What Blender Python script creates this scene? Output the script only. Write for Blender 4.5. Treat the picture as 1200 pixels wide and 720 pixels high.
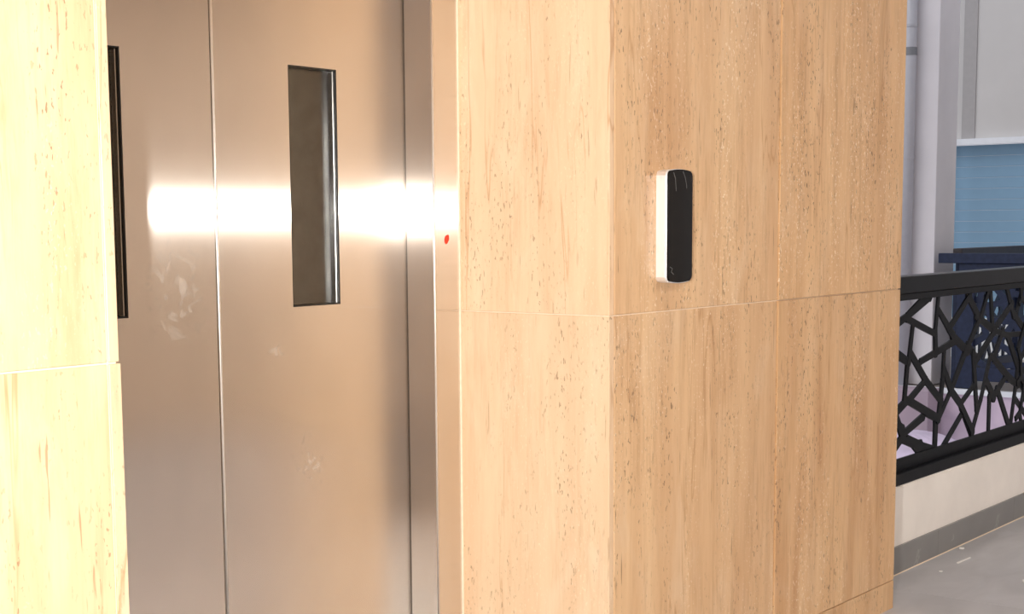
import bpy, bmesh, math, random
from mathutils import Vector, Matrix

# ------------------------------------------------------------------ camera
for o in list(bpy.data.objects): bpy.data.objects.remove(o)
SC = bpy.context.scene
COL = SC.collection
H = 1.25                                    # eye height
FPX, CX, CY = 1738.79, 557.0, 465.63        # focal length and principal point in pixels of 1200x720
CR = Vector((0.6278169, -0.7783083, -0.0090589))
CU = Vector((0.0946823, 0.0648125, 0.9933955))
CW = Vector((0.7725809, 0.6245282, -0.1143824))
cam = bpy.data.cameras.new('camera')
cam.sensor_width = 36; cam.lens = 36 * FPX / 1200
cam.shift_x = (600 - CX) / 1200; cam.shift_y = (CY - 360) / 1200
cam.clip_start = 0.02
camo = bpy.data.objects.new('camera', cam); COL.objects.link(camo)
camo.matrix_world = Matrix(((CR.x, CU.x, -CW.x, 0), (CR.y, CU.y, -CW.y, 0), (CR.z, CU.z, -CW.z, H), (0, 0, 0, 1)))
SC.camera = camo
def on_y(x, y, Y):
    d = CR * ((x - CX) / FPX) - CU * ((y - CY) / FPX) + CW
    return Vector((0, 0, H)) + d * (Y / d.y)

# ------------------------------------------------------------------ world, lights, exposure
SC.view_settings.view_transform = 'Standard'; SC.view_settings.look = 'None'
SC.view_settings.gamma = 1; SC.view_settings.use_curve_mapping = False
SC.view_settings.exposure = 0.0
W = bpy.data.worlds.new('world'); SC.world = W; W.use_nodes = True
bgn = W.node_tree.nodes['Background']
bgn.inputs[0].default_value = (0.90, 0.92, 1.0, 1); bgn.inputs[1].default_value = 0.70
sun = bpy.data.lights.new('skylight_sun', 'SUN'); sun.energy = 0.9; sun.angle = math.radians(35); sun.color = (1, 0.97, 0.95)
suno = bpy.data.objects.new('skylight_sun', sun); COL.objects.link(suno)
suno.rotation_euler = Vector((0.55, -0.42, -0.72)).to_track_quat('-Z', 'Y').to_euler()
# the camera's flash, on a bracket to the left of the lens
fl = bpy.data.lights.new('camera_flash', 'SPOT'); fl.energy = 475; fl.spot_size = math.radians(118); fl.spot_blend = 1.0; fl.shadow_soft_size = 0.03; fl.color = (1, 0.965, 0.915)
flo = bpy.data.objects.new('camera_flash', fl); COL.objects.link(flo)
flo.location = (-0.16, 0.19, 1.33)
flo.rotation_euler = Vector((0.82, 0.57, -0.03)).to_track_quat('-Z', 'Y').to_euler()

# ------------------------------------------------------------------ materials
MATS = {}
def nt(name):
    m = bpy.data.materials.new(name); m.use_nodes = True
    t = m.node_tree; b = t.nodes['Principled BSDF']; MATS[name] = m
    return m, t, b
def N(t, kind, **kw):
    n = t.nodes.new(kind)
    for k, v in kw.items():
        if k.startswith('_'): setattr(n, k[1:], v)
    return n
def L(t, a, b): t.links.new(a, b)
def plain(name, col, rough=0.5, metal=0.0, spec=0.5, noise=0.0, nscale=20, bump=0.0):
    m, t, b = nt(name)
    b.inputs['Base Color'].default_value = (*col, 1); b.inputs['Roughness'].default_value = rough
    b.inputs['Metallic'].default_value = metal; b.inputs['Specular IOR Level'].default_value = spec
    tc = N(t, 'ShaderNodeTexCoord')
    n = N(t, 'ShaderNodeTexNoise'); n.inputs['Scale'].default_value = nscale; n.inputs['Detail'].default_value = 4
    L(t, tc.outputs['Object'], n.inputs['Vector'])
    if noise:
        r = N(t, 'ShaderNodeValToRGB')
        r.color_ramp.elements[0].position = 0.3; r.color_ramp.elements[1].position = 0.7
        r.color_ramp.elements[0].color = (*[c * (1 - noise) for c in col], 1)
        r.color_ramp.elements[1].color = (*[min(1, c * (1 + noise)) for c in col], 1)
        L(t, n.outputs['Fac'], r.inputs['Fac']); L(t, r.outputs['Color'], b.inputs['Base Color'])
    if bump:
        bp = N(t, 'ShaderNodeBump'); bp.inputs['Strength'].default_value = bump; bp.inputs['Distance'].default_value = 0.002
        L(t, n.outputs['Fac'], bp.inputs['Height']); L(t, bp.outputs['Normal'], b.inputs['Normal'])
    return m

def ramp(t, src, p0, p1, c0=(0, 0, 0, 1), c1=(1, 1, 1, 1)):
    r = N(t, 'ShaderNodeValToRGB'); e = r.color_ramp.elements
    e[0].position = p0; e[1].position = p1; e[0].color = c0; e[1].color = c1
    L(t, src, r.inputs['Fac']); return r.outputs['Color']
def mix(t, fac, a, b):
    m = N(t, 'ShaderNodeMix', _data_type='RGBA')
    if isinstance(fac, float): m.inputs[0].default_value = fac
    else: L(t, fac, m.inputs[0])
    for s, i in ((a, 6), (b, 7)):
        if isinstance(s, tuple): m.inputs[i].default_value = s
        else: L(t, s, m.inputs[i])
    return m.outputs[2]
def math_(t, op, a, b=None):
    m = N(t, 'ShaderNodeMath', _operation=op)
    for s, i in ((a, 0), (b, 1)):
        if s is None: continue
        if isinstance(s, (int, float)): m.inputs[i].default_value = s
        else: L(t, s, m.inputs[i])
    return m.outputs[0]

def travertine():
    """slabs from flash-lit cream (tone 0) to dimmer golden, heavily grained (tone 1); exposure is in the colour"""
    m, t, b = nt('travertine')
    tc = N(t, 'ShaderNodeTexCoord'); oi = N(t, 'ShaderNodeObjectInfo')
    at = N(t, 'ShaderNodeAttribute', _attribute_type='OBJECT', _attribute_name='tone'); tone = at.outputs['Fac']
    off = N(t, 'ShaderNodeVectorMath', _operation='SCALE'); off.inputs[0].default_value = (37.1, 53.7, 19.3)
    L(t, oi.outputs['Random'], off.inputs['Scale'])
    add = N(t, 'ShaderNodeVectorMath', _operation='ADD'); L(t, tc.outputs['Object'], add.inputs[0]); L(t, off.outputs[0], add.inputs[1])
    def noise(sc, detail=3.0, dist=0.0, rough=0.5):
        mp = N(t, 'ShaderNodeMapping'); mp.inputs['Scale'].default_value = sc; L(t, add.outputs[0], mp.inputs['Vector'])
        n = N(t, 'ShaderNodeTexNoise'); n.inputs['Scale'].default_value = 1; n.inputs['Detail'].default_value = detail
        n.inputs['Distortion'].default_value = dist; n.inputs['Roughness'].default_value = rough
        L(t, mp.outputs[0], n.inputs['Vector']); return n.outputs['Fac']
    def lerp(a, b_): return math_(t, 'ADD', math_(t, 'MULTIPLY', tone, b_ - a), a)
    def times(*f):
        r = f[0]
        for q in f[1:]: r = math_(t, 'MULTIPLY', r, q)
        return r
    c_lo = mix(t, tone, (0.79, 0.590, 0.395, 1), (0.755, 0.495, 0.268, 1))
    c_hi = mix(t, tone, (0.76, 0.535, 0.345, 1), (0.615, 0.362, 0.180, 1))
    c = mix(t, ramp(t, noise((10, 10, 0.75), 6, 0.3, 0.65), 0.36, 0.66), c_lo, c_hi)
    # soft cloudy mottling
    c = mix(t, times(ramp(t, noise((11, 11, 4), 5, 0.6, 0.6), 0.50, 0.72), lerp(0.55, 0.25)), c, (0.83, 0.65, 0.46, 1))
    # fine grain, broken up along its length
    c = mix(t, times(ramp(t, noise((70, 70, 6.0), 5, 0.25, 0.7), 0.47, 0.70), ramp(t, noise((12, 12, 2.5), 3), 0.35, 0.62), lerp(0.22, 0.75)), c, (0.47, 0.265, 0.13, 1))
    # broad rusty bands
    c = mix(t, times(ramp(t, noise((9, 9, 0.8), 4, 0.3), 0.56, 0.74), lerp(0.15, 0.60)), c, (0.52, 0.265, 0.12, 1))
    # wandering rust veins, thin and broken
    va = math_(t, 'ABSOLUTE', math_(t, 'SUBTRACT', noise((7, 7, 0.55), 4, 0.35), 0.55))
    c = mix(t, times(ramp(t, va, 0.0, 0.008, (1, 1, 1, 1), (0, 0, 0, 1)), ramp(t, noise((8, 8, 1.6), 3), 0.42, 0.56), lerp(0.6, 0.65)), c, (0.47, 0.235, 0.10, 1))
    # pits in drifts, dark dashes, pale calcite specks
    pm = times(ramp(t, noise((170, 170, 60), 2, 0.3), 0.63, 0.67), ramp(t, noise((10, 10, 1.3), 3, 0.5), 0.46, 0.60))
    c = mix(t, times(pm, lerp(0.5, 0.9)), c, (0.20, 0.115, 0.055, 1))
    da = times(ramp(t, noise((120, 120, 9), 2, 0.2), 0.66, 0.71), ramp(t, noise((14, 14, 1.0), 2, 0.3), 0.50, 0.60))
    c = mix(t, times(da, lerp(0.3, 0.85)), c, (0.24, 0.13, 0.06, 1))
    sp = times(ramp(t, noise((190, 190, 95), 2), 0.63, 0.67), ramp(t, noise((8, 8, 1.1), 3, 0.5), 0.46, 0.62))
    c = mix(t, times(sp, lerp(0.25, 0.8)), c, (0.95, 0.80, 0.60, 1))
    hs = N(t, 'ShaderNodeHueSaturation'); L(t, c, hs.inputs['Color'])
    L(t, math_(t, 'ADD', math_(t, 'MULTIPLY', oi.outputs['Random'], 0.08), 0.96), hs.inputs['Value'])
    L(t, hs.outputs[0], b.inputs['Base Color'])
    b.inputs['Roughness'].default_value = 0.38; b.inputs['Specular IOR Level'].default_value = 0.35
    bp = N(t, 'ShaderNodeBump', _invert=True); bp.inputs['Strength'].default_value = 0.5; bp.inputs['Distance'].default_value = 0.002
    L(t, pm, bp.inputs['Height']); L(t, bp.outputs['Normal'], b.inputs['Normal'])
    return m

def steel(name, col=(0.91, 0.845, 0.78), ax1=0.13, ax2=0.6, ay=0.0065, w2=0.36, smears=()):
    """brushed sheet, grain running up: highlights spread sideways"""
    m = bpy.data.materials.new(name); m.use_nodes = True; MATS[name] = m
    t = m.node_tree; t.nodes.remove(t.nodes['Principled BSDF']); out = t.nodes['Material Output']
    tc = N(t, 'ShaderNodeTexCoord')
    mp = N(t, 'ShaderNodeMapping'); mp.inputs['Scale'].default_value = (4, 4, 2.2); L(t, tc.outputs['Object'], mp.inputs['Vector'])
    n = N(t, 'ShaderNodeTexNoise'); n.inputs['Scale'].default_value = 1.6; n.inputs['Detail'].default_value = 5; n.inputs['Distortion'].default_value = 0.7
    L(t, mp.outputs[0], n.inputs['Vector'])
    c = ramp(t, n.outputs['Fac'], 0.3, 0.75, (*[x * 0.93 for x in col], 1), (*col, 1))
    mp2 = N(t, 'ShaderNodeMapping'); mp2.inputs['Scale'].default_value = (700, 700, 3); L(t, tc.outputs['Object'], mp2.inputs['Vector'])
    n2 = N(t, 'ShaderNodeTexNoise'); n2.inputs['Scale'].default_value = 1; n2.inputs['Detail'].default_value = 2; L(t, mp2.outputs[0], n2.inputs['Vector'])
    c = mix(t, math_(t, 'MULTIPLY', n2.outputs['Fac'], 0.12), c, (0.45, 0.42, 0.39, 1))
    tg = N(t, 'ShaderNodeCombineXYZ'); tg.inputs[2].default_value = 1.0
    sh = []
    for ax in (ax1, ax2):
        g = N(t, 'ShaderNodeBsdfAnisotropic')
        al = math.sqrt(ax * ay); g.inputs['Roughness'].default_value = math.sqrt(al)
        g.inputs['Anisotropy'].default_value = 1 - math.sqrt(ay / ax)
        L(t, c, g.inputs['Color']); L(t, tg.outputs[0], g.inputs['Tangent']); sh.append(g)
    ms = N(t, 'ShaderNodeMixShader'); ms.inputs[0].default_value = w2
    L(t, sh[0].outputs[0], ms.inputs[1]); L(t, sh[1].outputs[0], ms.inputs[2])
    # finger smears: greasy patches that scatter the light
    tot = None
    for (x_, y_, rx, rz, sc, th) in smears:
        c0 = on_y(x_, y_, 2.465)
        mp3 = N(t, 'ShaderNodeMapping', _vector_type='TEXTURE'); mp3.inputs['Location'].default_value = c0; mp3.inputs['Scale'].default_value = (rx, 1.0, rz)
        L(t, tc.outputs['Object'], mp3.inputs['Vector'])
        ln = N(t, 'ShaderNodeVectorMath', _operation='LENGTH'); L(t, mp3.outputs[0], ln.inputs[0])
        fall = ramp(t, ln.outputs['Value'], 0.25, 1.0, (1, 1, 1, 1), (0, 0, 0, 1))
        n3 = N(t, 'ShaderNodeTexNoise'); n3.inputs['Scale'].default_value = sc; n3.inputs['Detail'].default_value = 3; n3.inputs['Distortion'].default_value = 1.2
        L(t, tc.outputs['Object'], n3.inputs['Vector'])
        f = math_(t, 'MULTIPLY', fall, ramp(t, n3.outputs['Fac'], th, th + 0.12))
        tot = f if tot is None else math_(t, 'MAXIMUM', tot, f)
    if tot is None: L(t, ms.outputs[0], out.inputs[0]); return m
    df = N(t, 'ShaderNodeBsdfDiffuse'); df.inputs[0].default_value = (0.62, 0.57, 0.52, 1)
    m2 = N(t, 'ShaderNodeMixShader'); L(t, math_(t, 'MULTIPLY', tot, 0.30), m2.inputs[0])
    L(t, ms.outputs[0], m2.inputs[1]); L(t, df.outputs[0], m2.inputs[2]); L(t, m2.outputs[0], out.inputs[0])
    return m

travertine()
steel('brushed_steel', smears=((208, 345, 0.10, 0.13, 28, 0.52), (325, 411, 0.035, 0.02, 60, 0.45), (364, 540, 0.07, 0.09, 40, 0.55)))
plain('polished_steel', (0.78, 0.77, 0.75), 0.16, 1.0)
plain('satin_silver', (0.90, 0.90, 0.91), 0.30, 0.65)
plain('edge_metal', (0.92, 0.90, 0.87), 0.38, 1.0)
plain('grout', (0.90, 0.76, 0.58), 0.8, noise=0.06, nscale=60)
plain('black_rubber', (0.012, 0.011, 0.010), 0.32, noise=0.2)
plain('dark_shaft', (0.17, 0.145, 0.11), 0.7, noise=0.2)
plain('black_gloss', (0.006, 0.0055, 0.0055), 0.10, spec=0.25, noise=0.2)
plain('scuff', (0.10, 0.098, 0.095), 0.6, noise=0.2)
plain('red_paint', (0.75, 0.05, 0.02), 0.5, noise=0.15, nscale=200)
plain('black_powdercoat', (0.006, 0.0065, 0.0085), 0.42, spec=0.10, noise=0.25, nscale=40)
plain('navy_powdercoat', (0.015, 0.022, 0.052), 0.42, spec=0.3, noise=0.2, nscale=30)
plain('rail_black', (0.006, 0.0065, 0.009), 0.28, spec=0.10, noise=0.2)
plain('brown_metal', (0.045, 0.036, 0.038), 0.5, noise=0.2)
plain('cream_plaster', (0.90, 0.85, 0.80), 0.8, noise=0.05, nscale=5, bump=0.1)
plain('white_plaster', (0.72, 0.69, 0.71), 0.8, noise=0.04, nscale=3, bump=0.1)
plain('grey_plaster', (0.60, 0.585, 0.575), 0.85, noise=0.04, nscale=2)
plain('added_beige_plaster', (0.74, 0.61, 0.49), 0.85, noise=0.04, nscale=2)
plain('added_ceiling_paint', (0.78, 0.75, 0.71), 0.9, noise=0.03)
plain('white_trim', (0.80, 0.83, 0.88), 0.5, noise=0.03)
plain('grey_stripe', (0.40, 0.385, 0.385), 0.85, noise=0.04)
plain('bracket_grey', (0.22, 0.225, 0.24), 0.6, noise=0.05)
plain('lilac_lit_paint', (0.62, 0.50, 0.62), 0.6, noise=0.10, nscale=3)  # coloured light on the fascia put into its base colour
plain('mauve_paint', (0.40, 0.31, 0.37), 0.6, noise=0.08, nscale=3)
plain('lilac_lit_fabric', (0.66, 0.56, 0.72), 0.7, noise=0.12, nscale=6, bump=0.3)  # lilac light on the canopy is part of this colour
plain('pipe_plastic', (0.46, 0.455, 0.49), 0.4, noise=0.03)
plain('brown_floor', (0.34, 0.28, 0.25), 0.4, noise=0.1, nscale=3)
plain('lower_floor', (0.42, 0.36, 0.38), 0.4, noise=0.1, nscale=2)
plain('shutter_blue', (0.20, 0.35, 0.50), 0.45, noise=0.10, nscale=2)
plain('panel_white', (0.80, 0.84, 0.86), 0.5, noise=0.03)
plain('tile_joint', (0.42, 0.39, 0.36), 0.8, noise=0.1)
plain('white_chip', (0.85, 0.83, 0.80), 0.7, noise=0.05)

m_, t_, b_ = nt('fill_diffuser')  # glow of the lobby lights added for brightness
b_.inputs['Base Color'].default_value = (0.9, 0.9, 0.9, 1)
b_.inputs['Emission Color'].default_value = (1.0, 0.955, 0.90, 1); b_.inputs['Emission Strength'].default_value = 130
def grey_tile(name, a, b_, rough):
    m, t, b = nt(name)
    tc = N(t, 'ShaderNodeTexCoord'); mp = N(t, 'ShaderNodeMapping'); mp.inputs['Scale'].default_value = (2.2, 5.5, 5); L(t, tc.outputs['Object'], mp.inputs['Vector'])
    mp.inputs['Rotation'].default_value = (0, 0, 0.5)
    n = N(t, 'ShaderNodeTexNoise'); n.inputs['Scale'].default_value = 1.1; n.inputs['Detail'].default_value = 7; n.inputs['Distortion'].default_value = 0.9
    L(t, mp.outputs[0], n.inputs['Vector'])
    c = mix(t, ramp(t, n.outputs['Fac'], 0.3, 0.72), (*a, 1), (*b_, 1))
    va = math_(t, 'ABSOLUTE', math_(t, 'SUBTRACT', n.outputs['Fac'], 0.55))
    c = mix(t, math_(t, 'MULTIPLY', ramp(t, va, 0.0, 0.012, (1, 1, 1, 1), (0, 0, 0, 1)), 0.35), c, (0.5, 0.49, 0.49, 1))
    L(t, c, b.inputs['Base Color']); b.inputs['Roughness'].default_value = rough
    return m
grey_tile('floor_tile', (0.41, 0.40, 0.41), (0.53, 0.52, 0.535), 0.42)
grey_tile('skirting_tile', (0.21, 0.205, 0.20), (0.26, 0.252, 0.245), 0.4)

def glass():
    m, t, b = nt('vision_glass')
    b.inputs['Base Color'].default_value = (0.75, 0.74, 0.70, 1); b.inputs['Roughness'].default_value = 0.03
    b.inputs['Transmission Weight'].default_value = 1.0; b.inputs['IOR'].default_value = 1.52
    tc = N(t, 'ShaderNodeTexCoord'); n = N(t, 'ShaderNodeTexNoise'); n.inputs['Scale'].default_value = 6
    L(t, tc.outputs['Object'], n.inputs['Vector'])
    L(t, ramp(t, n.outputs['Fac'], 0.3, 0.7, (0.02, 0.02, 0.02, 1), (0.05, 0.05, 0.05, 1)), b.inputs['Roughness'])
glass()

# ------------------------------------------------------------------ mesh helpers
def new_obj(name, bm, mat, parent=None, loc=(0, 0, 0), smooth=False):
    me = bpy.data.meshes.new(name)
    bmesh.ops.recalc_face_normals(bm, faces=bm.faces)
    if smooth:
        for f in bm.faces: f.smooth = True
    bm.to_mesh(me); bm.free()
    me.materials.append(MATS[mat])
    o = bpy.data.objects.new(name, me); COL.objects.link(o); o.location = loc
    if parent: o.parent = parent
    return o
def empty(name, loc=(0, 0, 0)):
    o = bpy.data.objects.new(name, None); COL.objects.link(o); o.location = loc; o.empty_display_size = 0.1
    return o
def tag(o, label=None, cat=None, group=None, kind=None):
    for k, v in (('label', label), ('category', cat), ('group', group), ('kind', kind)):
        if v: o[k] = v
    return o
def bbox(bm, x0, x1, y0, y1, z0, z1):
    v = [bm.verts.new((x, y, z)) for z in (z0, z1) for y in (y0, y1) for x in (x0, x1)]
    for f in ((0, 2, 3, 1), (4, 5, 7, 6), (0, 1, 5, 4), (2, 6, 7, 3), (0, 4, 6, 2), (1, 3, 7, 5)):
        bm.faces.new([v[i] for i in f])
def box(name, x0, x1, y0, y1, z0, z1, mat, parent=None, bevel=0.0, seg=1):
    """box given in world coordinates; its own origin is at its lower corner (parents sit at the world origin or pass offsets)"""
    bm = bmesh.new(); bbox(bm, 0, x1 - x0, 0, y1 - y0, 0, z1 - z0)
    if bevel: bmesh.ops.bevel(bm, geom=list(bm.edges), offset=bevel, segments=seg, affect='EDGES', profile=0.5)
    o = new_obj(name, bm, mat, None, (x0, y0, z0))
    if parent: o.parent = parent; o.location = Vector((x0, y0, z0)) - parent.location
    return o
def prism(bm, pts, axis, a0, a1):
    """extrude a 2D outline along axis ('x','y','z')"""
    def P(p, a): return {'x': (a, p[0], p[1]), 'y': (p[0], a, p[1]), 'z': (p[0], p[1], a)}[axis]
    A = [bm.verts.new(P(p, a0)) for p in pts]; B = [bm.verts.new(P(p, a1)) for p in pts]
    bm.faces.new(A); bm.faces.new(B[::-1]); n = len(pts)
    for i in range(n): bm.faces.new((A[i], B[i], B[(i + 1) % n], A[(i + 1) % n]))
def tube(bm, p, q, r0, r1=None, n=16):
    p = Vector(p); q = Vector(q); d = (q - p).normalized(); r1 = r0 if r1 is None else r1
    s = d.orthogonal().normalized(); c = d.cross(s)
    A = [bm.verts.new(p + (s * math.cos(2 * math.pi * i / n) + c * math.sin(2 * math.pi * i / n)) * r0) for i in range(n)]
    B = [bm.verts.new(q + (s * math.cos(2 * math.pi * i / n) + c * math.sin(2 * math.pi * i / n)) * r1) for i in range(n)]
    bm.faces.new(A); bm.faces.new(B[::-1])
    for i in range(n): bm.faces.new((A[i], A[(i + 1) % n], B[(i + 1) % n], B[i]))

# ------------------------------------------------------------------ key planes (metres)
YW = 1.922           # front of the stone wall
XL, XR = 1.476, 2.875   # stone faces of the lift recess
TS = 0.0215          # stone slab thickness
YF = 2.370           # face of the steel frame
XJ = 2.778           # right steel jamb (reveal)
XJL = XL + (XR - XJ)
YD = 2.465           # face of the door leaves
XG = 2.160           # gap between the leaves
XE = 4.531           # end of the stone wall
YR = 2.106           # parapet face
ZT = 3.0             # added ceiling
JZ = [0.0, 0.094, 1.0395, 1.985, ZT]
HEAD = 2.30          # underside of the recess head

# ------------------------------------------------------------------ structure: floors, added ceiling and back wall
fl_ = box('floor', -3.0, 10.88, -2.6, 2.30, -0.30, -0.012, 'tile_joint')
tag(fl_, 'grey veined stone tile floor of the lift lobby', 'floor', kind='structure')
TX0 = 4.772 - 1.2 * 6
tl_me = {}
for i in range(11):
    for j in range(4):
        x0 = TX0 + i * 1.2; x1 = min(x0 + 1.2, 10.88); y0 = -2.6 + j * 1.2; y1 = min(y0 + 1.2, YR if j == 3 else 9)
        if x0 < -3.0 or x1 - x0 < 0.2: continue
        key = (round(x1 - x0, 3), round(y1 - y0, 3))
        if key not in tl_me:
            o = box('floor_tile', x0 + 0.001, x1 - 0.001, y0 + 0.001, y1 - 0.001, -0.012, 0.0, 'floor_tile', fl_)
            tl_me[key] = o
        else:
            o = tl_me[key].copy(); COL.objects.link(o)
            o.location = Vector((x0 + 0.001, y0 + 0.001, -0.012)) - fl_.location
tag(box('ceiling', -3.0, 10.88, -2.6, 2.30, ZT, ZT + 0.12, 'added_ceiling_paint'), 'unseen off white ceiling added over the lift lobby for its light', 'ceiling', kind='structure')  # out of view, added to shape the lobby's light
tag(box('added_wall_back', -6.0, 10.88, -2.75, -2.6, -0.3, ZT + 0.12, 'added_beige_plaster'), 'unseen beige plaster wall added facing the lift for the steel to reflect', 'wall', kind='structure')  # out of view, added so the steel reflects beige
for lx, ll in ((1.2, 'facing the lift doors'), (3.6, 'facing the call panel'), (6.0, 'over the start of the parapet'), (8.4, 'over the far stretch of the parapet')):  # unseen downlights added to brighten the lobby
    cl = empty('added_ceiling_light', (lx, -0.9, ZT)); tag(cl, 'added fill ceiling light, out of view, ' + ll, 'ceiling light', 'added ceiling lights of the lobby')
    bm = bmesh.new(); n_ = 32; A = []
    for r_, z_ in ((0.150, -0.002), (0.185, -0.002), (0.185, -0.012), (0.165, -0.016), (0.150, -0.012)):
        A.append([bm.verts.new((r_ * math.cos(2 * math.pi * k / n_), r_ * math.sin(2 * math.pi * k / n_), z_)) for k in range(n_)])
    for i in range(5):
        for k in range(n_): bm.faces.new((A[i][k], A[i][(k + 1) % n_], A[(i + 1) % 5][(k + 1) % n_], A[(i + 1) % 5][k]))
    new_obj('rim', bm, 'white_trim', cl)  # rim of the added light
    bm = bmesh.new(); tube(bm, (0, 0, -0.001), (0, 0, -0.006), 0.149, n=32); new_obj('added_light_diffuser', bm, 'fill_diffuser', cl)

# ------------------------------------------------------------------ stone clad lift wall
wall = empty('wall_front', (0, 0, 0))
tag(wall, 'travertine clad wall around the steel lift doors', 'wall', kind='structure')
yb = YW + TS
def core(x0, x1, y0, y1, z0, z1): return box('grout_backing', x0, x1, y0, y1, z0, z1, 'grout', wall)
g = 0.0015
core(-3.0, XL - TS, yb - 0.018, 2.30, 0, ZT)
core(XR + TS, XE - 0.004, yb - 0.018, 2.104, 0, ZT)
core(XR + TS, XE - 0.030, 2.104, 2.60, 0, ZT)
core(XL - TS, XR + TS, yb - 0.018, YF, HEAD + TS, ZT)
core(XL - TS - 0.0001, XL - 0.004, YW + 0.004, 2.60, 0, HEAD)
core(XR + 0.004, XR + TS + 0.0001, YW + 0.004, 2.60, 0, HEAD)
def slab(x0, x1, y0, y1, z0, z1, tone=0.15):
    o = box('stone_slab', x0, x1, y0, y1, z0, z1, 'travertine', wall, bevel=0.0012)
    o['tone'] = tone; return o  # tone carries flash exposure in the colour as well as veining
for a in range(4):
    z0, z1 = JZ[a] + (g if a else 0), JZ[a + 1] - g
    for x0, x1 in ((2.896, 3.7045), (3.7045, XE)):           # right of the opening
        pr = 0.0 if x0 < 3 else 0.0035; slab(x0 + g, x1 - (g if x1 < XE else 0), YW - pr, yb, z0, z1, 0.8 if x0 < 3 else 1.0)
    for x0, x1 in ((-1.771, -0.963), (-0.963, -0.155), (-0.155, 0.6445), (0.6445, 1.4535)):
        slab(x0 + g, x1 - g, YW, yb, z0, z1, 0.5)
    dx = 0.0 if a >= 2 else 0.003
    zt = min(z1, HEAD)
    if z0 < HEAD:
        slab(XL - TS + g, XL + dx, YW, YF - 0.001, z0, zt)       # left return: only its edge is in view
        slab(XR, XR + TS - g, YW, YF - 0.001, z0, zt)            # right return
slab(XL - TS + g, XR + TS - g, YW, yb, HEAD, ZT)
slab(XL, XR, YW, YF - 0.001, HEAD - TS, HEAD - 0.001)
# slab thickness turning the free end of the wall
for a in range(4):
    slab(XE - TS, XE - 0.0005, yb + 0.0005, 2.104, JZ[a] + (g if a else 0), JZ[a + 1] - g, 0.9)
box('sealant', XR - 0.004, XR - 0.0002, YF - 0.004, YF - 0.0001, 0.001, 2.2, 'grout', wall)

# ------------------------------------------------------------------ lift doors
door = empty('door_1', (XG, YD, 0))
tag(door, 'brushed steel two leaf lift doors with narrow vision panels', 'lift door', kind='structure')
def P(name, bm, mat, parent, smooth=False):
    """mesh in world coordinates under a parent"""
    o = new_obj(name, bm, mat, None, (0, 0, 0), smooth); o.parent = parent
    q = parent; off = Vector((0, 0, 0))
    while q: off += q.location; q = q.parent
    o.location = -off
    return o
# frame: jambs are bent sheet: face + reveal with a rounded nose; head likewise
def jamb(x_out, x_in):
    s = 1 if x_out > x_in else -1
    r = 0.006; pts = [(x_out - s*0.0005, YF + 0.16), (x_out - s*0.0005, YF)]
    for k in range(7):
        a = math.pi / 2 * k / 6
        pts.append((x_in + s * (r - r * math.sin(a)), YF + r - r * math.cos(a)))
    pts.append((x_in, YD - 0.006)); pts.append((x_in + s * 0.004, YD - 0.003)); pts.append((x_in + s * 0.02, YD - 0.003)); pts.append((x_in + s * 0.02, YF + 0.16))
    bm = bmesh.new(); prism(bm, pts, 'z', 0.0, 2.20)
    return bm
jr = P('door_jamb', jamb(XR, XJ), 'brushed_steel', door)
def bead(x, y, r, z0, z1, parent):
    bm = bmesh.new(); prism(bm, [(x + r * math.cos(2 * math.pi * k / 16), y + r * math.sin(2 * math.pi * k / 16)) for k in range(16)], 'z', z0, z1)
    return P('edge_bead', bm, 'edge_metal', parent, True)
bead(XJ + 0.0022, YF + 0.0022, 0.0026, 0.012, 2.19, jr)
P('door_jamb', jamb(XL, XJL), 'brushed_steel', door)
bm = bmesh.new(); bbox(bm, XL + 0.0005, XR - 0.0005, YF, YF + 0.16, 2.2002, HEAD - TS - 0.002)
bmesh.ops.bevel(bm, geom=list(bm.edges), offset=0.004, segments=2, affect='EDGES')
P('door_head', bm, 'brushed_steel', door)
bm = bmesh.new(); bbox(bm, XJL, XJ, YF + 0.02, YF + 0.16, 0.0005, 0.010)
for k in range(3): bbox(bm, XJL, XJ, YF + 0.03 + k * 0.02, YF + 0.04 + k * 0.02, 0.010, 0.012)
P('door_sill', bm, 'polished_steel', door)
# red paint spot on the jamb face
bm = bmesh.new(); c0 = Vector((2.8255, YF - 0.0006, 1.219)); rng = random.Random(4)
pts = []
for k in range(14):
    a = 2 * math.pi * k / 14; rr = 1 + rng.uniform(-0.15, 0.15)
    pts.append((c0.x + (0.0085 * math.cos(a) + 0.003 * math.sin(a)) * rr, c0.z + 0.0125 * math.sin(a) * rr))
prism(bm, pts, 'y', YF - 0.0008, YF - 0.0001)
o = P('paint_spot', bm, 'red_paint', jr); tag(o, 'small red paint spot')

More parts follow.
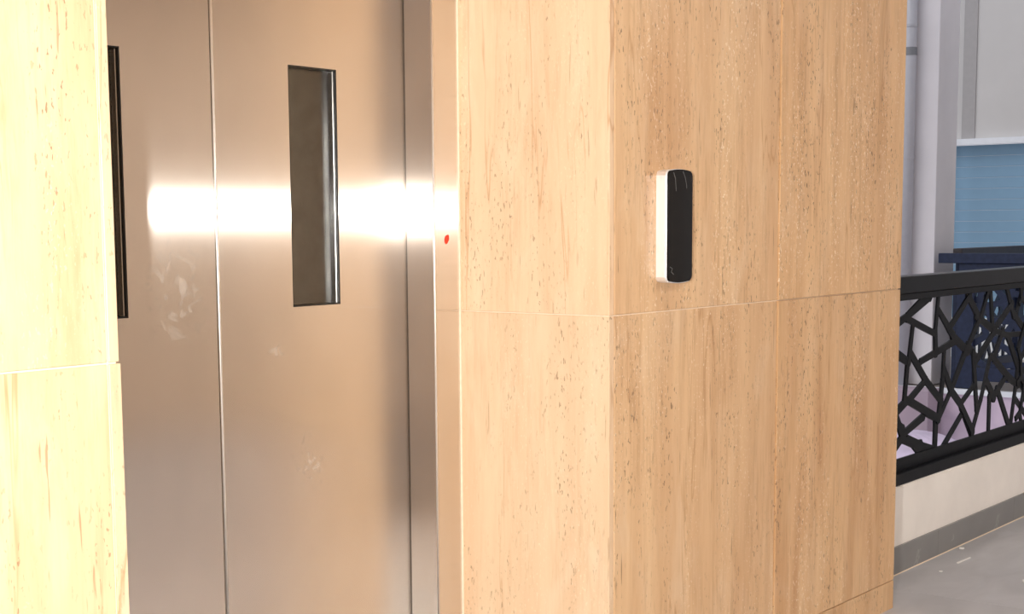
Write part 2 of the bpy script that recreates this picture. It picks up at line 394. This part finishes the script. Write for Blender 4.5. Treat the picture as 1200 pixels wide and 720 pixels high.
def leaf(x0, x1, w0, w1, z0, z1, wz0, wz1, edge):
    """door leaf: sheet with a window cut-out; edge = x of the meeting edge"""
    T = 0.030
    bm = bmesh.new(); e = 0.004
    xs = [x0, w0, w1, x1]; zs = [z0, wz0, wz1, z1]
    vf = {}; 
    for i, x in enumerate(xs):
        for j, z in enumerate(zs):
            for k, y in enumerate((YD, YD + T)): vf[i, j, k] = bm.verts.new((x, y, z))
    for i in range(3):
        for j in range(3):
            if i == 1 and j == 1: continue
            for k in (0, 1): bm.faces.new([vf[i, j, k], vf[i + 1, j, k], vf[i + 1, j + 1, k], vf[i, j + 1, k]])
    def q(a, b): bm.faces.new([vf[(*a, 0)], vf[(*b, 0)], vf[(*b, 1)], vf[(*a, 1)]])
    for i in range(3): q((i, 0), (i + 1, 0)); q((i, 3), (i + 1, 3)); q((0, i), (0, i + 1)); q((3, i), (3, i + 1))
    q((1, 1), (2, 1)); q((1, 2), (2, 2)); q((1, 1), (1, 2)); q((2, 1), (2, 2))
    ed = [ed_ for ed_ in bm.edges if all(abs(v.co.x - edge) < 1e-5 and abs(v.co.y - YD) < 1e-5 for v in ed_.verts)]
    bmesh.ops.bevel(bm, geom=ed, offset=0.009 if edge == x0 else 0.002, segments=6, affect='EDGES', profile=0.5)
    lf = P('door_leaf', bm, 'brushed_steel', door)
    # recess lining, black gasket, bead, glass
    bm = bmesh.new(); d = 0.0025
    def ring(bm, i0, i1, ya, yb_):
        for (xa, xb, za, zb) in ((w0 + i0, w0 + i1, wz0 + i0, wz1 - i0), (w1 - i1, w1 - i0, wz0 + i0, wz1 - i0), (w0 + i1, w1 - i1, wz0 + i0, wz0 + i1), (w0 + i1, w1 - i1, wz1 - i1, wz1 - i0)):
            bbox(bm, xa, xb, ya, yb_, za, zb)
    ring(bm, 0.0002, 0.0026, YD + 0.0005, YD + 0.029); P('gasket', bm, 'black_rubber', lf)
    bm = bmesh.new()
    for xa, xb in ((w0 + 0.0027, w0 + 0.0070), (w1 - 0.0070, w1 - 0.0027)): bbox(bm, xa, xb, YD + 0.006, YD + 0.0285, wz0 + 0.0028, wz1 - 0.0028)
    bmesh.ops.bevel(bm, geom=list(bm.edges), offset=0.0015, segments=2, affect='EDGES')
    P('glazing_bead', bm, 'polished_steel', lf)
    bm = bmesh.new(); bbox(bm, w0 + 0.0072, w1 - 0.0072, YD + 0.022, YD + 0.028, wz0 + 0.0028, wz1 - 0.0028); P('glass_pane', bm, 'vision_glass', lf)
    return lf
rl = leaf(XG + 0.001, XJ + 0.028, 2.388, 2.5435, 0.02, 2.22, 1.0695, 1.616, XG + 0.001)
leaf(XJL - 0.028, XG - 0.002, 1.7645, 1.9205, 0.02, 2.22, 1.0695, 1.616, XG - 0.002)
bead(XG + 0.0052, YD + 0.0012, 0.0036, 0.022, 2.215, rl)
# dark lift shaft behind the leaves
bm = bmesh.new()
bbox(bm, 1.40, 2.95, 2.615, 2.63, 0, 2.6)
bbox(bm, 2.90, 2.95, 2.50, 2.61, 0, 2.6) if False else None
sh = P('shaft_backing', bm, 'dark_shaft', door)

# ------------------------------------------------------------------ call panel
cp = empty('call_panel', (3.1357, YW, 1.246))
tag(cp, 'black faced call panel with bright silver sides on the travertine wall', 'call panel')
def pillow(x0, x1, z0, z1, bow, rc):
    """upright rounded rectangle with bowed ends"""
    pts = []; n = 40; w = x1 - x0
    for s in (1, -1):
        zc = z1 if s > 0 else z0
        for k in range(n + 1):
            u = k / n if s > 0 else 1 - k / n
            x = x0 + w * u; d = min(u, 1 - u) * w
            cr = 0 if d > rc else rc - math.sqrt(max(0, rc * rc - (rc - d) ** 2))
            pts.append((x, zc - s * (bow * (2 * u - 1) ** 2 + cr)))
    return pts
X0, X1 = 3.0765, 3.1955; Z0, Z1 = 1.1075, 1.3835
bm = bmesh.new(); prism(bm, pillow(X0, X1, Z0, Z1, 0.006, 0.010), 'y', YW - 0.029, YW - 0.0003)
bmesh.ops.bevel(bm, geom=[e for e in bm.edges if all(abs(v.co.y - (YW - 0.029)) < 1e-5 for v in e.verts)], offset=0.003, segments=2, affect='EDGES')
P('housing', bm, 'satin_silver', cp)
bm = bmesh.new(); out = pillow(X0 + 0.003, X1 - 0.001, Z0 + 0.002, Z1 - 0.001, 0.006, 0.009)
prism(bm, out, 'y', YW - 0.0325, YW - 0.0291)
bmesh.ops.bevel(bm, geom=[e for e in bm.edges if all(abs(v.co.y - (YW - 0.0325)) < 1e-5 for v in e.verts)], offset=0.0025, segments=3, affect='EDGES')
fp = P('faceplate', bm, 'black_gloss', cp); tag(fp, 'glossy black faceplate')
def scuff(pts, w):
    bm = bmesh.new()
    for a, b in zip(pts, pts[1:]):
        d = Vector((b[0] - a[0], b[1] - a[1])).normalized(); n_ = Vector((-d.y, d.x)) * w / 2
        prism(bm, [(a[0] + n_.x, a[1] + n_.y), (b[0] + n_.x, b[1] + n_.y), (b[0] - n_.x, b[1] - n_.y), (a[0] - n_.x, a[1] - n_.y)], 'y', YW - 0.0328, YW - 0.0324)
    o = P('scuff_mark', bm, 'scuff', fp); return o
def fpx(x, y): v = on_y(x, y, YW - 0.0326); return (v.x, v.z)
scuff([fpx(789.5, 202), fpx(791.5, 209), fpx(792, 216), fpx(792.5, 224)], 0.0022)
scuff([fpx(800.5, 201), fpx(803, 208), fpx(804.5, 216), fpx(804.8, 221)], 0.0022)
scuff([fpx(785, 313), fpx(788, 315), fpx(786.5, 319), fpx(789.5, 322)], 0.0022)

# ------------------------------------------------------------------ parapet and near railing
bm = bmesh.new(); bbox(bm, 4.505, 10.88, YR, 2.30, 0.0, 0.3135)
bmesh.ops.bevel(bm, geom=list(bm.edges), offset=0.004, segments=2, affect='EDGES')
par = new_obj('wall_parapet', bm, 'cream_plaster')
tag(par, 'low cream plaster parapet under the black railing', 'parapet', kind='structure')
bb = empty('baseboard_parapet', (4.535, YR, 0)); tag(bb, 'grey stone tile skirting along the cream parapet', 'skirting', kind='structure')
x = 4.535; k = 0
for k in range(8):
    x1 = min(4.535 + (k + 1) * 0.82, 10.88)
    box('skirting_tile', 4.535 + k * 0.82 + 0.0006, x1 - 0.0006, YR - 0.0105, YR - 0.0003, 0.003, 0.1005, 'skirting_tile', bb, bevel=0.0008)
box('grout_line', 4.535, 10.88, YR - 0.0125, YR - 0.0006, 0.0001, 0.0032, 'grout', bb)

rail = empty('railing', (4.535, 2.15, 0.3136))
tag(rail, 'black laser cut railing with crackle pattern on the cream parapet', 'railing')
def bar_box(name, y0, y1, z0, z1, mat, parent, x0=4.535, x1=10.86, bev=0.003):
    bm = bmesh.new(); bbox(bm, x0, x1, y0, y1, z0, z1)
    if bev: bmesh.ops.bevel(bm, geom=list(bm.edges), offset=bev, segments=1, affect='EDGES')
    return P(name, bm, mat, parent)
bar_box('handrail', YR + 0.002, YR + 0.082, 1.000, 1.060, 'rail_black', rail)
bar_box('rail_channel', YR + 0.010, YR + 0.074, 0.975, 0.9995, 'black_powdercoat', rail, bev=0.002)
bar_box('bottom_rail', YR + 0.006, YR + 0.078, 0.3137, 0.3565, 'black_powdercoat', rail)
PY0, PY1 = YR + 0.034, YR + 0.041

def strut(bm, a, b, wa, wb, axis, d0, d1):
    a = Vector(a); b = Vector(b); d = (b - a)
    if d.length < 1e-4: return
    d.normalize(); n_ = Vector((-d.y, d.x))
    a = a - d * wa * 0.25; b = b + d * wb * 0.25
    prism(bm, [tuple(a + n_ * wa / 2), tuple(b + n_ * wb / 2), tuple(b - n_ * wb / 2), tuple(a - n_ * wa / 2)], axis, d0, d1)
def knot(bm, p, r, axis, d0, d1, n=8):
    prism(bm, [(p[0] + r * math.cos(2 * math.pi * (i + .5) / n), p[1] + r * math.sin(2 * math.pi * (i + .5) / n)) for i in range(n)], axis, d0, d1)
def vor_edges(x0, x1, z0, z1, nx, nz, seed, shear=0.3):
    rng = random.Random(seed); S = []
    for i in range(-1, nx + 1):
        for j in range(-1, nz + 1):
            S.append(Vector((x0 + (x1 - x0) * (i + .5 + rng.uniform(-.46, .46)) / nx, z0 + (z1 - z0) * (j + .5 + rng.uniform(-.46, .46)) / nz)))
    E = {}
    for s in S:
        poly = [Vector((x0, z0)), Vector((x1, z0)), Vector((x1, z1)), Vector((x0, z1))]
        near = sorted(S, key=lambda t_: (t_ - s).length)[1:22]
        for t_ in near:
            m_ = (s + t_) / 2; n_ = t_ - s; out = []
            for i in range(len(poly)):
                p, q = poly[i], poly[(i + 1) % len(poly)]
                dp, dq = (p - m_).dot(n_), (q - m_).dot(n_)
                if dp <= 0: out.append(p)
                if (dp < 0 < dq) or (dq < 0 < dp): out.append(p + (q - p) * (dp / (dp - dq)))
            poly = out
            if len(poly) < 3: break
        for i in range(len(poly)):
            p, q = poly[i], poly[(i + 1) % len(poly)]
            if (p - q).length < 0.012: continue
            if all(abs(v.x - x0) < 1e-4 for v in (p, q)) or all(abs(v.x - x1) < 1e-4 for v in (p, q)) or all(abs(v.y - z0) < 1e-4 for v in (p, q)) or all(abs(v.y - z1) < 1e-4 for v in (p, q)): continue
            key = tuple(sorted(((round(p.x, 3), round(p.y, 3)), (round(q.x, 3), round(q.y, 3)))))
            E[key] = (p, q)
    return list(E.values())

# struts read off the photograph, as picture points on the panel's plane: (x, y, x, y, width px at each end)
STR = [(1049,382,1064,371,9,7),(1064,371,1090,346,7,12),(1064,374,1096,391,8,7),(1071,380,1066,424,5,6),(1101,344,1097,390,5,5),
 (1097,388,1097.5,414,6,7),(1101,364,1118,394,5,8),(1113,386,1138,346,6,6),(1120,400,1080,424,8,7),(1068,414,1086,446,7,7),
 (1086,446,1104,470,7,7),(1046,411,1066,425,11,8),(1065,424,1061,470,6,6),(1086,446,1066,470,6,7),(1064,470,1048,487,8,9),
 (1066,470,1101,491,9,9),(1108,408,1106,446,5,5),(1106,446,1101,491,6,7),(1108,434,1116,458,6,8),(1116,458,1127,474,7,7),
 (1127,474,1141,506,6,7),(1115,460,1100,494,5,5),(1144,450,1127,474,5,5),(1142,414,1146,480,6,6),(1162,418,1151,468,5,5),
 (1151,468,1140,508,5,5),(1161,466,1159.5,512,6,5),(1157,446,1166,466,6,8),(1180,442,1165,466,5,7),(1170,456,1185,504,6,6),
 (1164,418,1183,442,6,7),(1183,442,1194,452,8,6),(1193,444,1185,504,5,5),(1190,466,1210,496,5,5),(1160,342,1151,372,5,5),
 (1188,356,1166,387,6,6),(1148,378,1133,414,6,6),(1168,387,1145,424,6,6),(1134,410,1117,456,7,6),(1177,388,1166,420,6,6),
 (1163,344,1165,384,5,6),(1136,346,1150,374,7,7),(1146,371,1168,388,7,8),(1118,394,1136,412,8,8),(1136,404,1146,420,6,7),
 (1181,334,1190,370,5,6),(1202,328,1192,372,5,5),(1190,368,1206,392,6,6),(1168,388,1184,394,7,7),(1180,393,1214,390,8,8),
 (1183,394,1195,430,6,7),(1195,428,1193,446,6,6),(1099,493,1097.5,528,8,7),(1101,491,1086,483,9,9),(1060,503,1046,490,8,7),
 (1051,485,1060,512,8,8),(1060,510,1084,489,7,8),(1059,514,1048,530,8,8),(1060,516,1098,530,9,14),(1131,483,1104,530,5,6),
 (1066,514,1080,526,6,16),(1129,478,1140,508,6,6),(1195,430,1216,446,6,6),(1193,446,1214,470,5,5)]
bm = bmesh.new(); jt = 0
for x0, y0, x1, y1, wa, wb in STR:
    a = on_y(x0, y0, PY0); b = on_y(x1, y1, PY0)
    sa = (a - Vector((0, 0, H))).dot(CW) / FPX; sb = (b - Vector((0, 0, H))).dot(CW) / FPX
    # a pixel across covers more of this slanting panel than a pixel up
    dx, dy = x1 - x0, y1 - y0; up = abs(dy) / math.hypot(dx, dy); st = 0.92 + 1.05 * up
    A = (a.x, min(max(a.z, 0.35), 0.99)); B = (b.x, min(max(b.z, 0.35), 0.99))
    jt += 3; e_ = 0.00003 * jt; strut(bm, A, B, wa * sa * st * 0.76, wb * sb * st * 0.76, 'y', PY0 + e_, PY1 + e_)
    knot(bm, A, wa * sa * st * 0.44, 'y', PY0 + e_ + 0.00003, PY1 + e_ + 0.00003); knot(bm, B, wb * sb * st * 0.44, 'y', PY0 + e_ + 0.00006, PY1 + e_ + 0.00006)
for p, q in vor_edges(6.30, 10.86, 0.40, 0.975, 26, 4, 11):
    jt += 1; e_ = 0.00003 * (jt % 190); strut(bm, p, q, 0.024, 0.024, 'y', PY0 + e_, PY1 + e_)
for p, q in vor_edges(4.54, 4.93, 0.40, 0.975, 2, 4, 12):
    jt += 1; e_ = 0.00003 * (jt % 190); strut(bm, p, q, 0.024, 0.024, 'y', PY0 + e_, PY1 + e_)
bbox(bm, 4.54, 10.855, PY0, PY1, 0.3566, 0.402)
P('lattice_panel', bm, 'black_powdercoat', rail)

# ------------------------------------------------------------------ debris on the floor
bm = bmesh.new(); prism(bm, [(5.276, 1.987), (5.390, 1.983), (5.392, 1.989), (5.278, 1.994)], 'z', 0.0005, 0.004)
tag(new_obj('plaster_splinter', bm, 'white_chip'), 'thin white splinter lying on the grey floor', 'debris')
def chip(x, y, s, lab):
    rng = random.Random(int(x * 1000)); bm = bmesh.new()
    prism(bm, [(s * (1 + rng.uniform(-.3, .3)) * math.cos(k * 1.05), s * (1 + rng.uniform(-.3, .3)) * math.sin(k * 1.05)) for k in range(6)], 'z', 0, s * 0.5)
    tag(new_obj('plaster_chip', bm, 'white_chip', None, (x, y, 0.0004)), lab, 'debris', 'white chips on the floor')
chip(5.528, 2.070, 0.010, 'white plaster chip on the floor close to the skirting')
chip(5.113, 1.990, 0.006, 'tiny white plaster chip on the floor, smallest of them')
chip(5.145, 1.700, 0.010, 'white plaster chip out on open floor away from the skirting')

# ------------------------------------------------------------------ across the atrium
XO = 10.90
ff = box('floor_gallery', XO + 0.02, 16.0, -2.6, 12.0, -0.62, 0.0, 'brown_floor')
tag(ff, 'brown floor of the gallery across the atrium', 'floor', kind='structure')
fa = empty('trim_1', (XO, 0, -0.62)); tag(fa, 'fascia below the gallery across the atrium, coloured as under lilac light', 'fascia', kind='structure')
box('fascia_board', XO - 0.01, XO + 0.019, 2.32, 12.0, -0.62, -0.036, 'lilac_lit_paint', fa)
box('white_nosing', XO - 0.025, XO + 0.0195, 2.32, 12.0, -0.0355, 0.004, 'white_trim', fa)
tag(box('floor_lower', 3.0, 16.0, 2.4, 12.0, -4.1, -4.0, 'lower_floor'), 'mauve grey floor of the storey below', 'floor', kind='structure')

# pillar with pipe
PX0, PX1, PYA, PYB = 11.00, 11.39, 4.396, 4.80
col_ = empty('wall_pillar', (PX0, PYA, -4.0)); tag(col_, 'square white plaster pillar rising past the gallery', 'pillar', kind='structure')
box('pillar_shaft', PX0, PX1, PYA, PYB, 0.0055, 4.2, 'white_plaster', col_, bevel=0.004)
box('pillar_base', 10.62, 10.872, 4.262, 4.66, -4.0, 0.005, 'mauve_paint', col_, bevel=0.004)
dp = empty('downpipe', (10.94, 4.60, 0.005)); tag(dp, 'pale grey plastic downpipe fixed to the white pillar', 'pipe')
xp, yp = PX0 - 0.056, 4.600
bm = bmesh.new(); tube(bm, (xp, yp, 0.006), (xp, yp, 4.2), 0.046, n=24); P('pipe', bm, 'pipe_plastic', dp, True)
for z in (2.72, 1.74, 0.72):
    bm = bmesh.new(); tube(bm, (xp, yp, z - 0.010), (xp, yp, z + 0.010), 0.0495, n=24); P('coupling', bm, 'pipe_plastic', dp)
bm = bmesh.new(); tube(bm, (xp, yp, 2.50), (xp, yp, 2.56), 0.0485, n=24); bbox(bm, xp, PX0 - 0.0005, yp - 0.012, yp + 0.012, 2.51, 2.55)
P('pipe_bracket', bm, 'bracket_grey', dp)

# far wall with blue shutter
XW = 13.5
fw = empty('wall_far', (XW, 5, 0)); tag(fw, 'grey plaster wall behind the gallery across the atrium', 'wall', kind='structure')
box('wall_panel', XW, XW + 0.2, -2.6, 5.9, 2.001, 4.2, 'grey_plaster', fw)
box('wall_panel', XW, XW + 0.2, 5.401, 12.0, 0, 2.0, 'grey_plaster', fw)
box('wall_panel', XW, XW + 0.2, 5.901, 12.0, 2.001, 4.2, 'grey_plaster', fw)
box('wall_panel', XW, XW + 0.2, -2.6, 1.399, 0, 2.0, 'grey_plaster', fw)
box('wall_strip', XW - 0.012, XW - 0.0005, 5.045, 5.165, 2.001, 4.2, 'grey_stripe', fw)
box('lintel', XW - 0.06, XW - 0.0005, 1.30, 5.50, 1.945, 2.0, 'white_trim', fw)
wn = empty('window_1', (XW + 0.03, 3.4, 0)); tag(wn, 'shopfront closed by a blue slatted shutter under a white lintel', 'shutter', kind='structure')
zz = 0.37; sl = None
while zz < 1.93:
    if sl is None:
        bm = bmesh.new()
        prism(bm, [(0, 0), (0.004, 0.003), (0.004, 0.094), (0, 0.097), (-0.008, 0.097), (-0.008, 0)][::-1], 'y', 0, 4.0)
        for v in bm.verts: v.co.x = -v.co.x
        sl = new_obj('shutter_slat', bm, 'shutter_blue', wn); o = sl
    else:
        o = sl.copy(); COL.objects.link(o)
    o.location = Vector((XW + 0.06, 1.4, zz)) - wn.location; zz += 0.0985
box('bottom_panel', XW + 0.03, XW + 0.08, 1.4, 5.4, 0.0005, 0.368, 'panel_white', wn)

# railing on the far edge, with a return railing beside the pillar
bm_i = [0]
def far_railing(name, label, axis, c, a0, a1, z0, z1, seed, nx, over0):
    r_ = empty(name, (c, a0, 0) if axis == 'x' else (a0, c, 0)); tag(r_, label, 'railing')
    def bb_(n_, a, b, d, za, zb, mat='navy_powdercoat'):
        bm = bmesh.new()
        if axis == 'x': bbox(bm, c - d, c + d, a, b, za, zb)
        else: bbox(bm, a, b, c - d, c + d, za, zb)
        bmesh.ops.bevel(bm, geom=list(bm.edges), offset=0.004, segments=1, affect='EDGES')
        P(n_, bm, mat, r_)
    bb_('handrail', a0 - over0[0], a1 + over0[1], 0.035, z1 - 0.075, z1, over0[2])
    bb_('top_band', a0, a1, 0.012, z1 - 0.19, z1 - 0.0755)
    bb_('bottom_rail', a0 + 0.131, a1 - 0.131, 0.018, z0 + 0.065, z0 + 0.165)
    bb_('post', a0, a0 + 0.13, 0.028, z0 + 0.004, z1 - 0.191); bb_('post', a1 - 0.13, a1, 0.028, z0 + 0.004, z1 - 0.191)
    bm = bmesh.new()
    for p, q in vor_edges(a0 + 0.13, a1 - 0.13, z0 + 0.166, z1 - 0.191, nx, 4, seed):
        jt_ = bm_i[0] = bm_i[0] + 1; e_ = 0.00004 * (jt_ % 150); strut(bm, p, q, 0.045, 0.045, axis, c - 0.006 + e_, c + 0.006 + e_)
    P('lattice_panel', bm, 'navy_powdercoat', r_)
    return r_
far_railing('railing', 'navy laser cut railing along the far gallery edge beside the white pillar', 'x', XO + 0.06, 2.42, 4.185, 0.0, 1.018, 5, 11, (0.0, 0.150, 'navy_powdercoat'))
far_railing('railing', 'dark return railing behind the navy gallery railing', 'y', 4.225, 11.02, 12.45, 0.0, 1.052, 6, 10, (0.0, 0.0, 'brown_metal'))

# canopy of a stall on the floor below, coloured as under lilac light
cn = empty('stall_canopy', (9.6, 3.95, -4.0)); tag(cn, 'rounded fabric canopy coloured as under lilac light, seen low through the black railing', 'canopy')
bm = bmesh.new(); seg, rg = 64, 14; rows = []
for i in range(rg + 1):
    a = math.pi / 2 * i / rg; row = []
    for k in range(seg):
        th = 2 * math.pi * k / seg
        rr = 0.52 * math.sin(a) ** 0.9 * (1 + 0.045 * math.cos(10 * th) * math.sin(a) ** 2)
        row.append(bm.verts.new((9.6 + rr * math.cos(th), 3.98 + rr * math.sin(th), -0.52 + 0.36 * math.cos(a) + 0.01 * math.cos(20 * th) * math.sin(a))))
    rows.append(row)
for i in range(rg):
    for k in range(seg):
        f_ = [rows[i][k], rows[i][(k + 1) % seg], rows[i + 1][(k + 1) % seg], rows[i + 1][k]]
        bm.faces.new(f_)
bmesh.ops.remove_doubles(bm, verts=bm.verts, dist=1e-5)
bmesh.ops.solidify(bm, geom=list(bm.faces), thickness=0.004)
P('canopy', bm, 'lilac_lit_fabric', cn, True)
bm = bmesh.new(); tube(bm, (9.6, 3.98, -3.999), (9.6, 3.98, -0.17), 0.025); P('pole', bm, 'white_trim', cn, True)
bm = bmesh.new(); tube(bm, (9.6, 3.98, -3.9995), (9.6, 3.98, -3.95), 0.25, 0.24, 24); P('base', bm, 'white_trim', cn)
